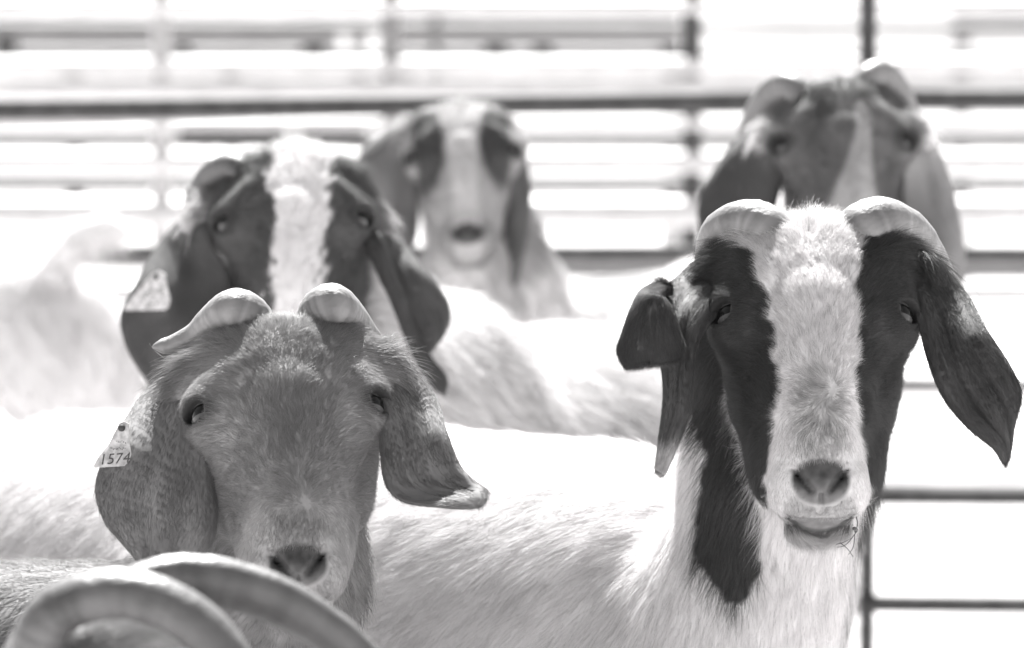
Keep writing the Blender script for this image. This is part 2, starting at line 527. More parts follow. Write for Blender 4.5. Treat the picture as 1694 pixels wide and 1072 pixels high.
# ------------------------------------------------------------------ ears
def ear_sheet(stations, d0, thick=0.0065, M=30, K=11, folds=0.0025, seed=0):
    """stations: (xO, yO, depO, xI, yI, depI, bulge); dep = metres towards the camera from distance d0.
    returns verts, quads, per-vertex flow"""
    O = np.array([P(s[0], s[1], d0 - s[2]) for s in stations])
    I = np.array([P(s[3], s[4], d0 - s[5]) for s in stations])
    bl = np.array([[s[6]] for s in stations])
    O, I, bl = catmull(O, M), catmull(I, M), catmull(bl, M)[:, 0]
    v = np.linspace(0, 1, K)
    C = O[:, None, :] * (1 - v)[None, :, None] + I[:, None, :] * v[None, :, None]
    C[:, :, 1] -= bl[:, None] * np.sin(np.pi * v)[None, :]
    wid = np.linalg.norm(O - I, axis=1)
    ph = noise(np.stack([np.linspace(0, 3, M), np.full(M, seed * 1.7), np.zeros(M)], 1), 1.0, seed)
    fo = np.sin((v[None, :] * 3.1 + 0.4 * ph[:, None]) * 2 * np.pi + seed) * np.sin(np.pi * v)[None, :]
    fo += 0.8 * np.sin((v[None, :] * 1.3 + 0.7 * ph[:, None]) * 2 * np.pi + seed * 2.1) * np.sin(np.pi * v)[None, :]
    fade = sstep(0.0, 0.25, np.linspace(0, 1, M)) * sstep(0, 0.06, wid)
    C[:, :, 1] += folds * fo * fade[:, None]
    du = np.gradient(C, axis=0); dv = np.gradient(C, axis=1)
    nn = norm(np.cross(du, dv))
    if nn[M // 2, K // 2, 1] > 0: nn = -nn                      # towards the camera
    e = np.minimum(1, np.minimum(v, 1 - v) * 5)[None, :] ** 0.6 * np.minimum(1, (np.arange(M)[::-1] + 0.4) / 3.0)[:, None] ** 0.6
    e = e * (1 + 0.5 * sstep(0.3, 0, np.linspace(0, 1, M)))[:, None]
    h = (0.0012 + (thick - 0.0012) * e) * 0.5
    A = C + nn * h[:, :, None]; Bk = C - nn * h[:, :, None]
    V = np.concatenate([A.reshape(-1, 3), Bk.reshape(-1, 3)])
    q = []
    n0 = M * K
    def id_(i, j, s): return s * n0 + i * K + j
    fr = np.cross(A[1, 0] - A[0, 0], A[0, 1] - A[0, 0]); flip = np.dot(fr, nn[0, 0]) < 0
    def add(a, b, c, d):
        q.append([a, b, c, d] if not flip else [d, c, b, a])
    for i in range(M - 1):
        for j in range(K - 1):
            add(id_(i, j, 0), id_(i + 1, j, 0), id_(i + 1, j + 1, 0), id_(i, j + 1, 0))
            add(id_(i, j + 1, 1), id_(i + 1, j + 1, 1), id_(i + 1, j, 1), id_(i, j, 1))
    for i in range(M - 1):
        add(id_(i, 0, 0), id_(i, 0, 1), id_(i + 1, 0, 1), id_(i + 1, 0, 0))
        add(id_(i + 1, K - 1, 0), id_(i + 1, K - 1, 1), id_(i, K - 1, 1), id_(i, K - 1, 0))
    for j in range(K - 1):
        add(id_(0, j + 1, 0), id_(0, j + 1, 1), id_(0, j, 1), id_(0, j, 0))
        add(id_(M - 1, j, 0), id_(M - 1, j, 1), id_(M - 1, j + 1, 1), id_(M - 1, j + 1, 0))
    fl = norm(du).reshape(-1, 3)
    return V, np.array(q), np.concatenate([fl, fl])

# ------------------------------------------------------------------ the goat builder
def rot_head(pitch, yaw, roll):
    """columns u, n, t of the head in world axes; no rotation: u=+X, n=-Y (to the camera), t=+Z"""
    base = Matrix(((1, 0, 0), (0, -1, 0), (0, 0, 1))).transposed()
    # pitch brings the nose (t<0) towards the camera
    Rp = Matrix.Rotation(-pitch, 3, 'X')
    Ry = Matrix.Rotation(yaw, 3, 'Z')
    Rr = Matrix.Rotation(roll, 3, 'Y')
    return np.array(Ry @ Rr @ Rp @ base)

class Goat: pass

def build_goat(name, label, group, eye_px, d, scale, pitch, yaw, roll, neck, torso, ears, pattern, ear_col,
               horns=(), fine=0.0028, coarse=0.013, n_head=100000, n_body=90000, n_ear=45000, body_len=0.036,
               hw=0.00022, bw_=0.00042, tail=None, legs=True, head_len=1.0, crown=1.0, jaw=0.5, z_back=0.72, poll_len=0.024, height_axis=None):
    G = Goat()
    O = P(eye_px[0], eye_px[1], d)
    R = rot_head(math.radians(pitch), math.radians(yaw), math.radians(roll)).astype(np.float32)
    O32 = O.astype(np.float32)
    def loc(p):
        q = ((p - O32) @ R) / np.float32(scale)
        q[:, 2] = np.where(q[:, 2] < 0, q[:, 2] / np.float32(head_len), q[:, 2] / np.float32(crown))
        return q
    def wor(q): return np.asarray(q) * scale @ R.T + O
    sh, ru, r_t = np.asarray(torso[0], float), np.asarray(torso[1], float), torso[2]
    ax = ru - sh; axn = ax / np.linalg.norm(ax)
    lat = np.cross(axn, [0, 0, 1.0]); lat /= np.linalg.norm(lat)
    Z = np.array([0, 0, 1.0])
    mid = (sh + ru) / 2
    body = []                                                   # (a, b, ra, rb, k)
    body.append((sh, mid - Z * 0.02, r_t * 0.92, r_t * 1.08, 0.06))
    body.append((mid - Z * 0.02, ru, r_t * 1.08, r_t * 0.90, 0.06))
    body.append((sh + Z * r_t * 0.35 + axn * 0.04, ru + Z * r_t * 0.22, r_t * 0.62, r_t * 0.70, 0.05))
    for i in range(len(neck) - 1):
        body.append((neck[i][0], neck[i + 1][0], neck[i][1], neck[i + 1][1], 0.05))
    leg_parts = []
    if legs:
        for s in (-1, 1):
            f0 = sh + lat * s * r_t * 0.55 - Z * r_t * 0.35 + axn * 0.02
            kx = f0.copy(); kx[2] = 0.27; fx = kx + axn * 0.015; fx[2] = 0.075; hx = fx - axn * 0.02; hx[2] = 0.026
            leg_parts += [(f0, kx, 0.062, 0.032, 0.03), (kx, fx, 0.030, 0.020, 0.012), (fx, hx, 0.022, 0.027, 0.008)]
            h0 = ru + lat * s * r_t * 0.55 - Z * r_t * 0.15
            st = h0 - axn * 0.07; st[2] = 0.40
            hk = h0 + axn * 0.08; hk[2] = 0.27
            hf = hk - axn * 0.02; hf[2] = 0.075
            hh = hf - axn * 0.02; hh[2] = 0.026
            leg_parts += [(h0, st, 0.095, 0.060, 0.04), (st, hk, 0.055, 0.028, 0.02), (hk, hf, 0.027, 0.020, 0.01), (hf, hh, 0.022, 0.027, 0.008)]
    if tail:
        tail_parts = []
        for i in range(len(tail) - 1):
            tail_parts.append((tail[i][0], tail[i + 1][0], tail[i][1], tail[i + 1][1], 0.02))
    else:
        t0 = ru + Z * r_t * 0.72 + axn * r_t * 0.62
        tail_parts = [(t0, t0 + axn * 0.05 + Z * 0.015, 0.026, 0.022, 0.03), (t0 + axn * 0.05 + Z * 0.015, t0 + axn * 0.10 - Z * 0.05, 0.022, 0.010, 0.02)]
    ear_base = []
    for e in ears:
        if e.get('nobase'): continue
        s0, s1, s2 = e['st'][0], e['st'][1], e['st'][2]
        m0 = (P(s0[0], s0[1], d - s0[2]) + P(s0[3], s0[4], d - s0[5])) / 2
        m1 = (P(s1[0], s1[1], d - s1[2]) + P(s1[3], s1[4], d - s1[5])) / 2 + np.array([0, 0.006, 0])
        wd = np.linalg.norm(P(s1[0], s1[1], d - s1[2]) - P(s1[3], s1[4], d - s1[5])) / 2
        m2 = m1 + (m1 - m0) * 0.30
        ear_base.append((m0, m1, 0.034, min(0.024, wd * 0.85), 0.02))
        ear_base.append((m1, m2, min(0.024, wd * 0.85), 0.010, 0.012))
    def body_sdf(p):
        dd = np.full(len(p), 0.5, np.float32)
        plo, phi = p.min(0), p.max(0)
        for a, b, ra, rb, k in body + leg_parts + tail_parts + ear_base:
            r = max(ra, rb)
            gap = np.maximum(np.maximum(np.minimum(a, b) - r - phi, plo - np.maximum(a, b) - r), 0)
            if (gap * gap).sum() > 0.09: continue                # this limb is nowhere near these points
            dd = smin(dd, cone(p, a, b, ra, rb), k)
        return dd
    def head_d(p):
        q = loc(p)
        out = np.linalg.norm(q - np.array([0, -0.03, -0.04], np.float32), axis=1) - 0.19
        m = out < 0.05
        r = np.maximum(out, 0.03).astype(np.float32)
        if m.any(): r[m] = head_sdf(q[m], jaw)
        return r * scale
    def full(p):
        return smin(head_d(p), body_sdf(p), 0.022).astype(np.float32)
    keys = np.array([k for a, b, *_ in body + leg_parts + tail_parts for k in (a, b)])
    lo = np.minimum(keys.min(0) - r_t * 1.25, O - 0.24); hi = np.maximum(keys.max(0) + r_t * 1.25, O + 0.24)
    lo[2] = -0.01 if legs else keys[:, 2].min() - 0.15
    hb = np.array([wor((a, b, c)) for a in (-0.12, 0.12) for b in (-0.145, 0.07) for c in (-0.215, 0.14)])
    flo, fhi = hb.min(0), hb.max(0)
    flo = np.maximum(flo, lo); fhi = np.minimum(fhi, hi)
    xs = axis_grid(lo[0], hi[0], flo[0], fhi[0], coarse, fine)
    ys = axis_grid(lo[1], hi[1], flo[1], fhi[1], coarse, fine)
    zs = axis_grid(lo[2], hi[2], flo[2], fhi[2], coarse, fine)
    V, Q = polygonise(full, xs, ys, zs)
    base = np.array([(sh[0] + ru[0]) / 2, (sh[1] + ru[1]) / 2, 0.0])
    root = empty(name, base)
    setp(root, label, 'goat', group)
    Tr = np.concatenate([Q[:, [0, 1, 2]], Q[:, [0, 2, 3]]])
    # ears joined to the body mesh
    ev, eq, ef, eo = [], [], [], len(V)
    ear_slices = []
    for k, e in enumerate(ears):
        a, b, c = ear_sheet(e['st'], d, thick=e.get('thick', 0.0065), folds=e.get('folds', 0.0025), seed=e.get('seed', k))
        ear_slices.append((eo, len(a)))
        ev.append(a); eq.append(b + eo); ef.append(c); eo += len(a)
    AV = np.concatenate([V] + ev); AQ = np.concatenate([Q] + eq)
    o = mesh_obj('body', AV, AQ.astype(int), M_SKIN, root, origin=base)
    me = o.data
    vn = np.empty(len(AV) * 3, np.float32); me.vertices.foreach_get('normal', vn); vn = vn.reshape(-1, 3)
    # outward check
    hd = head_d(V.astype(np.float32))
    ql = loc(V.astype(np.float32))
    inhead = sstep(0.02, 0.004, hd)
    # colour
    alb = pattern(V, ql, inhead)
    alb = np.concatenate([alb] + [np.clip(ear_col[min(k, len(ear_col) - 1)](a), 0.01, 0.9) for k, a in enumerate(ev)]) if ev else alb
    # bare nose, lips
    def bare(q):
        a = np.sqrt((q[:, 0] / 0.0235) ** 2 + ((q[:, 1] - 0.018) / 0.016) ** 2 + ((q[:, 2] + 0.170) / 0.021) ** 2)
        zz = q[:, 2] * 0.84 + q[:, 1] * 0.545
        l = sstep(-0.1745, -0.1725, zz - (q[:, 0] / 0.026) ** 2 * 0.012) * sstep(-0.150, -0.155, zz) * sstep(-0.004, -0.007, q[:, 1]) * sstep(-0.155, -0.160, q[:, 2]) * sstep(-0.05, -0.045, q[:, 1])
        return np.maximum(sstep(1.10, 0.9, a), l * getattr(pattern, 'lip', 1.0))
    def eyez(q):
        qa = np.array(q, dtype=np.float64); qa[:, 0] = np.abs(qa[:, 0])
        rel = qa - EYE_C
        sd = np.array([0.58, -0.80, 0.10]); sd = sd - EYE_AX * (sd @ EYE_AX); sd /= np.linalg.norm(sd)
        upv = np.cross(EYE_AX, sd)
        return np.sqrt(((rel @ sd + 0.001) / 0.0130) ** 2 + ((rel @ upv - 0.001) / 0.0097) ** 2) + 9 * (rel @ EYE_AX < 0)
    bn = bare(ql) * inhead
    nose_v = getattr(pattern, 'nose', 0.09)
    skin = alb.copy()
    nv = nose_v * (0.75 + 0.9 * sstep(-0.166, -0.182, ql[:, 2]) + 0.35 * noise(V, 260, 77))
    skin[:len(V)] = alb[:len(V)] * (1 - bn) + nv * bn
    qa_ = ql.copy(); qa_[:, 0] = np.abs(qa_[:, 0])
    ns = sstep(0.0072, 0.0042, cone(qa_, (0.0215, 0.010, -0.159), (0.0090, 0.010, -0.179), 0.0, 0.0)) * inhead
    skin[:len(V)] = skin[:len(V)] * (1 - 0.9 * ns)  # nostril hollows painted darker in the skin, as recess shade
    ez = sstep(2.1, 1.15, eyez(ql)) * inhead
    skin[:len(V)] = skin[:len(V)] * (1 - ez) + 0.028 * ez
    ca = me.attributes.new('col', 'FLOAT_COLOR', 'POINT')
    cc = np.ones((len(AV), 4), np.float32)
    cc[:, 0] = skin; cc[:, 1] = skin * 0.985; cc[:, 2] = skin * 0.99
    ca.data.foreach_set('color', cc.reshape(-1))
    # ---- fur on head and body
    tq = ql[Tr].mean(1); th = inhead[Tr].mean(1)
    N_v = vn[:len(V)]
    roots, nrms, flows, lens, wids, lifts, cols = [], [], [], [], [], [], []
    def grow(count, wt, is_head):
        t, bc = sample_tris(V, Tr, wt, count)
        rp = (V[Tr[t]] * bc[:, :, None]).sum(1)
        nr = norm((N_v[Tr[t]] * bc[:, :, None]).sum(1))
        q = loc(rp.astype(np.float32))
        h = (inhead[Tr[t]] * bc).sum(1)
        # head flow: fans up and out above a parting on the nose bridge, down and out below it
        par = -0.105 + 0.022 * noise(rp, 45, 90)
        v = np.stack([q[:, 0] * 13 + 0.35 * noise(rp, 50, 91), -3.0 * np.abs(q[:, 0]), np.tanh((q[:, 2] - par) / 0.065)], 1)
        v = norm(v)
        v[:, 1] -= 0.5 * sstep(0.02, 0.07, np.abs(q[:, 0]))
        v[:, 2] -= 0.35 * sstep(0.03, 0.07, np.abs(q[:, 0]))
        hf = v @ R.T
        # body flow
        along = (rp - sh) @ axn
        nk = np.asarray(neck[-1][0]) - np.asarray(neck[0][0]); nk = nk / np.linalg.norm(nk)
        wgt = sstep(-0.14, 0.10, along)[:, None]
        bf = nk[None] * (1 - wgt) + (axn * 0.75 - Z * 0.75)[None] * wgt
        bf = bf + 0.25 * np.stack([noise(rp, 9, 31), noise(rp, 9, 32), noise(rp, 9, 33)], 1)
        fl = hf * h[:, None] + bf * (1 - h)[:, None]
        tt = q[:, 2]
        lh = 0.0085 - 0.0035 * sstep(-0.10, -0.165, tt) + (poll_len - 0.0085) * sstep(0.04, 0.09, tt)
        lh = lh + 0.006 * sstep(0.03, 0.06, np.abs(q[:, 0])) * sstep(0.0, -0.03, q[:, 1])
        lh = lh + 0.009 * sstep(-0.165, -0.178, tt) * sstep(-0.02, -0.035, q[:, 1])
        lh = lh * (0.35 + 0.65 * sstep(1.05, 1.9, eyez(q)))
        ln = (lh * h + body_len * (1 - h)) * scale
        ln = ln * (1 - 0.45 * sstep(0.34, 0.2, rp[:, 2]))
        wd = hw * h + bw_ * (1 - h)
        lf = (0.30 + 0.30 * sstep(0.05, 0.085, tt)) * h + 0.30 * (1 - h)
        cl = pattern(rp, q, h)
        cl = cl * (1 - 0.6 * h * sstep(2.0, 1.2, eyez(q)))
        qa2 = q.copy(); qa2[:, 0] = np.abs(qa2[:, 0])
        nsd = cone(qa2, (0.0215, 0.009, -0.159), (0.0090, 0.010, -0.179), 0.0, 0.0)
        keep = (bare(q) * h < 0.35) & ~((nsd < 0.0085) & (h > 0.5)) & ~((eyez(q) < 1.06) & (h > 0.5))
        for L, A in zip((roots, nrms, flows, lens, wids, lifts, cols), (rp, nr, fl, ln, wd, lf, cl)):
            L.append(A[keep])
    if n_head: grow(int(n_head * FUR), th + 1e-6, True)
    if n_body:
        # more strands where the body is seen, fewer under the belly and down the legs
        cz = V[Tr].mean(1)[:, 2]
        grow(int(n_body * FUR), (1 - th) * (0.25 + 0.75 * sstep(0.25, 0.45, cz)), False)
    for (s0, cnt), a, b, c, k in zip(ear_slices, ev, eq, ef, range(len(ev))):
        if not n_ear: break
        b0 = b - s0
        T2 = np.concatenate([b0[:, [0, 1, 2]], b0[:, [0, 2, 3]]])
        t, bc = sample_tris(a, T2, np.ones(len(T2)), int(n_ear * FUR))
        rp = (a[T2[t]] * bc[:, :, None]).sum(1)
        nr = norm((vn[s0:s0 + cnt][T2[t]] * bc[:, :, None]).sum(1))
        fl = norm((c[T2[t]] * bc[:, :, None]).sum(1))
        for L, A in zip((roots, nrms, flows, lens, wids, lifts, cols),
                        (rp, nr, fl, np.full(len(rp), 0.0075 * scale), np.full(len(rp), hw * 0.9), np.full(len(rp), 0.20),
                         np.clip(ear_col[min(k, len(ear_col) - 1)](rp), 0.01, 0.9))):
            L.append(A)
    if roots:
        cat = [np.concatenate(x) for x in (roots, nrms, flows, lens, wids, lifts, cols)]
        make_fur('fur', root, base, *cat, seed=int(abs(eye_px[0])) % 97)
    # ---- eyes
    for s in (-1, 1):
        c = EYE_C * np.array([s, 1, 1]); axl = EYE_AX * np.array([s, 1, 1])
        cw = wor(c); az = norm((axl @ R.T)[None])[0]
        fa = np.array([-s * 0.58, 0.80, 0.0]) @ R.T
        fa = fa - az * np.dot(fa, az); fa /= np.linalg.norm(fa)
        fb = np.cross(az, fa)
        vs, fs = [], []
        nu, nv = 20, 12
        for i in range(nv + 1):
            ph = math.pi * i / nv
            for j in range(nu):
                thh = 2 * math.pi * j / nu
                vs.append((EYE_R * scale * math.sin(ph) * math.cos(thh), EYE_R * scale * math.sin(ph) * math.sin(thh), EYE_R * scale * math.cos(ph)))
        for i in range(nv):
            for j in range(nu):
                j2 = (j + 1) % nu
                fs.append([i * nu + j, (i + 1) * nu + j, (i + 1) * nu + j2, i * nu + j2])
        eo_ = mesh_obj('eye', vs, fs, M_EYE, root)
        mw = Matrix(((fa[0], fb[0], az[0], cw[0] - base[0]), (fa[1], fb[1], az[1], cw[1] - base[1]), (fa[2], fb[2], az[2], cw[2] - base[2]), (0, 0, 0, 1)))
        eo_.matrix_local = mw
    # ---- horns
    for hn in horns:
        add_horn(root, base, hn, d)
    G.root, G.base, G.wor, G.d, G.O = root, base, wor, d, O
    return G

def add_horn(root, base, hn, d):
    pts = catmull([P(x, y, d - dep) for x, y, dep, r in hn['pts']], hn.get('n', 60))
    rad = catmull([[r] for *_, r in hn['pts']], hn.get('n', 60))[:, 0]
    L = np.concatenate([[0], np.cumsum(np.linalg.norm(np.diff(pts, axis=0), axis=1))])
    rings = np.sin(L / hn.get('ring', 0.0042) * 2 * np.pi + 2.6 * np.sin(L * 110) + 1.7 * np.sin(L * 310)) * sstep(L[-1] * 0.8, L[-1] * 0.1, L)
    r2 = rad * (1 + 0.016 * rings + 0.014 * np.sin(L * 170 + 2 * np.sin(L * 60))) * np.sqrt(np.clip((L[-1] - L) / (1.2 * rad[-1] + 0.001), 0.03, 1))
    V, F, si = tube(pts, r2, seg=22, flat=hn.get('flat', 0.82), flat_axis=(1, 0, 0.2))
    o = mesh_obj('horn', V, F, M_HORN, root, origin=base)
    al = hn.get('v', 0.21) * (1 + 0.22 * rings[si] + 0.22 * noise(V, 60, 3) + 0.08 * noise(V * [1, 1, 1], 200, 4))
    al = al * (1 - 0.25 * sstep(0.9, 1.0, L[si] / L[-1]))
    ca = o.data.attributes.new('col', 'FLOAT_COLOR', 'POINT')
    cc = np.ones((len(V), 4), np.float32)
    cc[:, 0] = al; cc[:, 1] = al * 0.985; cc[:, 2] = al * 0.99
    ca.data.foreach_set('color', np.clip(cc, 0, 0.9).reshape(-1))
    return o

#MAIN
def PXX(V): return 847.0 + FPX * V[:, 0] / V[:, 1]
def PXY(V): return HORIZON_Y + FPX * (CAM_H - V[:, 2]) / V[:, 1]

def blob(x, y, cx, cy, rx, ry):
    return np.sqrt(((x - cx) / rx) ** 2 + ((y - cy) / ry) ** 2)

WHITE, DARK = 0.76, 0.042

# ------------------------------------------------------------------ the pen: ground and fences
def ground():
    m = mat_plain('dry_ground', 0.42, rough=0.95, nscale=3.0, namp=0.25, bump=0.3, coord='Object', spec=0.1)
    o = mesh_obj('ground', [(-1500, -60, 0), (1500, -60, 0), (1500, 3000, 0), (-1500, 3000, 0)], [[0, 1, 2, 3]], m, smooth=False)
    setp(o, kind='structure')
ground()

def sky_cover_hill():  # added hillside, made up to cover the overbright sky at the horizon
    m = mat_plain('sky_cover_hillside', 0.46, rough=0.95, nscale=0.10, namp=0.35, coord='Object', spec=0.05)
    nx, ny = 160, 14
    xs = np.linspace(-420, 420, nx); ys = np.linspace(0, 1, ny)
    X, T = np.meshgrid(xs, ys)
    P3 = np.stack([X.ravel(), np.zeros(X.size), np.zeros(X.size)], 1)
    ridge = 15 + 3 * noise(P3, 0.012, 71) + 1.5 * noise(P3, 0.05, 72)
    prof = np.sin(np.clip(T, 0, 1) * np.pi * 0.55).ravel()
    Yv = 170 + T.ravel() * 42 + 6 * noise(P3, 0.02, 73)
    Zv = -0.05 + ridge * prof + 0.35 * noise(np.stack([X.ravel(), Yv, np.zeros(X.size)], 1), 0.25, 74) * prof
    V = np.stack([X.ravel(), Yv, Zv], 1)
    F = [[j * nx + i, j * nx + i + 1, (j + 1) * nx + i + 1, (j + 1) * nx + i] for j in range(ny - 1) for i in range(nx - 1)]
    o = mesh_obj('sky_cover_hill', V, F, m)
    setp(o, kind='structure')
sky_cover_hill()

M_RAIL = mat_plain('weathered_pipe', 0.06, rough=0.7, nscale=40, namp=0.35, bump=0.15, spec=0.2)
M_GALV = mat_plain('pale_galvanised_pipe', 0.62, rough=0.5, nscale=12, namp=0.12, spec=0.4)
M_POST = mat_plain('pale_post', 0.40, rough=0.6, nscale=12, namp=0.15, spec=0.3)
M_PLANK = mat_plain('bleached_plank', 0.30, rough=0.85, nscale=9, namp=0.5, bump=0.2, spec=0.2, stretch=(0.3, 1, 4))
M_BLACK = mat_plain('black_rubber', 0.03, rough=0.7)
M_METAL = mat_plain('dull_grey_steel', 0.20, rough=0.6, nscale=20, namp=0.2)

def pipe(name, a, b, r, mat, parent, seg=14, sag=0.0):
    a, b = np.asarray(a, float), np.asarray(b, float)
    n = 9
    pts = np.array([a + (b - a) * t for t in np.linspace(0, 1, n)])
    pts[:, 2] -= sag * np.sin(np.linspace(0, np.pi, n))
    V, F, _ = tube(pts, [r] * n, seg=seg)
    return mesh_obj(name, V, F, mat, parent, origin=parent.location)

def box(name, lo, hi, mat, parent, jitter=0.0):
    lo, hi = np.asarray(lo, float), np.asarray(hi, float)
    e = 0.06 * min(hi - lo)
    V, F = [], []
    for z in (0, 1):
        for k, (sx, sy) in enumerate(((0, 0), (1, 0), (1, 1), (0, 1))):
            p = np.array([(lo, hi)[sx][0], (lo, hi)[sy][1], (lo, hi)[z][2]])
            V.append(p + np.array([random.uniform(-jitter, jitter), 0, random.uniform(-jitter, jitter)]))
    F = [[3, 2, 1, 0], [4, 5, 6, 7], [0, 1, 5, 4], [1, 2, 6, 5], [2, 3, 7, 6], [3, 0, 4, 7]]
    return mesh_obj(name, V, F, mat, parent, smooth=False, origin=parent.location)

def fence_run(label, d, x0, x1, rails, posts, mat, pmat, post_top, group, d1=None, post_r=0.024, clamps=(), name='pipe_fence'):
    """rails: (y px at the left end, y px at the right end, radius); posts: x px"""
    d1 = d if d1 is None else d1
    a0, b0 = P(x0, 200, d), P(x1, 200, d1)
    root = empty(name, ((a0[0] + b0[0]) / 2, (d + d1) / 2, 0))
    setp(root, label, 'fence', group)
    for yl, yr, r in rails:
        pipe('rail', P(x0, yl, d), P(x1, yr, d1), r, mat, root, sag=0.003)
    for x in posts:
        pm = pmat
        if isinstance(x, tuple): x, pm = x
        t = (x - x0) / (x1 - x0)
        dd = d + (d1 - d) * t
        b = P(x, 300, dd); b[2] = 0.0
        top = b.copy(); top[2] = post_top
        b[1] += post_r * 1.9; top[1] += post_r * 1.9
        pipe('post', b, top, post_r, pm, root)
    for x, y, r in clamps:
        c = P(x, y, d - 0.04)
        pipe('clamp', c - [r * 1.4, 0, 0], c + [r * 1.4, 0, 0], r, M_BLACK, root)
    return root

NF = 10.15
fence_run('dark pipe rail fence panel running behind the goats', NF, -2300, 1424,
    [(200, 166, 0.019), (408, 418, 0.0125), (634, 635, 0.009), (818, 820, 0.0165), (998, 1000, 0.0165)], [-2290, -1200, -415], M_RAIL, M_RAIL, 1.02, 'pipe fence panels')
fence_run('dark pipe rail fence panel right of the tall upright behind the horned goats', NF, 1432, 3100,
    [(164, 158, 0.019), (418, 419, 0.0125), (634, 635, 0.009), (820, 822, 0.0165), (999, 1002, 0.0165)], [1437, 3090], M_RAIL, M_RAIL, 1.6, 'pipe fence panels', post_r=0.0155)
fence_run('pale wide railed fence farther back with posts against the light', 16.0, -700, 2600,
    [(10, 8, 0.020), (110, 106, 0.024), (148, 142, 0.030), (205, 200, 0.016), (266, 266, 0.030), (352, 350, 0.042), (484, 482, 0.03), (640, 640, 0.03)], [-130, 265, (645, M_METAL), (1145, M_RAIL), 2100], M_GALV, M_POST, 1.75, 'pipe fence panels', post_r=0.028)
fence_run('thin dark railed far fence with black clamps', 27.0, -900, 2600,
    [(44, 46, 0.030), (90, 90, 0.032), (229, 231, 0.045), (304, 304, 0.042), (430, 430, 0.045), (530, 530, 0.05)], [-300, 720, 1850], M_METAL, M_METAL, 1.62, 'pipe fence panels', post_r=0.025,
    clamps=[(10, 76, 0.036), (302, 88, 0.026), (520, 88, 0.042), (820, 90, 0.040), (898, 90, 0.036), (1110, 91, 0.034)])

def plank_fence():
    d = 29.0
    root = empty('plank_fence', (P(100, 200, d)[0], d, 0))
    setp(root, 'weathered horizontal plank fence far behind at the left', 'fence')
    y = 22
    for y0, y1, xa, xb in ((24, 44, -300, 640), (47, 90, -420, 560), (165, 196, -420, 640), (200, 238, -420, 600), (285, 300, -420, 600)):
        a, b = P(xa, y1, d), P(xb, y0, d)
        box('plank', (a[0], d, a[2]), (b[0], d + 0.04, b[2]), M_PLANK, root, jitter=0.012)
    for x in (-400, 120, 380, 590):
        a = P(x - 12, 400, d)
        box('post', (a[0], d + 0.045, 0), (a[0] + 0.09, d + 0.13, 1.5), M_PLANK, root)
plank_fence()

def pale_plank_fence():
    d = 31.0
    root = empty('plank_fence', (P(1300, 200, d)[0], d, 0))
    setp(root, 'pale horizontal plank fence far behind at the right', 'fence')
    mp = mat_plain('pale_plank', 0.30, rough=0.85, nscale=6, namp=0.25, bump=0.2, spec=0.2, stretch=(0.3, 1, 4))
    for y0, y1, xa, xb in ((18, 38, 660, 1125), (52, 84, 660, 1125), (212, 247, 660, 2500), (288, 320, 660, 2500), (0, 60, 1575, 2500), (430, 462, 660, 2500), (510, 545, 660, 2500)):
        a, b = P(xa, y1, d), P(xb, y0, d)
        box('plank', (a[0], d, a[2]), (b[0], d + 0.04, b[2]), mp, root, jitter=0.012)
    for x in (668, 1110, 1590, 2100, 2480):
        a = P(x - 12, 400, d)
        box('post', (a[0], d + 0.045, 0), (a[0] + 0.09, d + 0.13, 1.55), mp, root)
pale_plank_fence()

def trough(label, x0, x1, y0, y1, d):
    a, b = P(x0, y1, d), P(x1, y0, d)
    root = empty('feed_trough', ((a[0] + b[0]) / 2, d, a[2]))
    setp(root, label, 'trough', 'troughs hung on the far fence')
    w, hgt, dep = b[0] - a[0], b[2] - a[2], 0.25
    V, F = [], []
    prof = [(0.0, hgt), (0.05, 0.0), (dep - 0.05, 0.0), (dep, hgt), (dep - 0.02, hgt), (dep - 0.065, 0.02), (0.065, 0.02), (0.02, hgt)]
    for sx in (0, 1):
        for py, pz in prof: V.append((a[0] + sx * w, d + py, a[2] + pz))
    n = len(prof)
    for k in range(n):
        k2 = (k + 1) % n
        F.append([k, k2, n + k2, n + k])
    mesh_obj('basin', V, F, M_BLACK, root, smooth=False, origin=root.location)
    for xx, nm in ((a[0] - 0.004, 'end_plate'), (b[0] + 0.004, 'end_plate')):
        box(nm, (xx - 0.008, d, a[2]), (xx + 0.008, d + dep, b[2]), M_BLACK, root)
    for xx in (a[0] + 0.1, b[0] - 0.1):
        box('bracket', (xx - 0.015, d + dep + 0.003, a[2] - 0.5), (xx + 0.015, d + dep + 0.03, b[2]), M_METAL, root)
trough('long black feed trough on the far fence at the left', 300, 470, 211, 236, 26.2)
trough('short black feed trough on the far fence left of the far goat', 500, 600, 208, 230, 26.2)

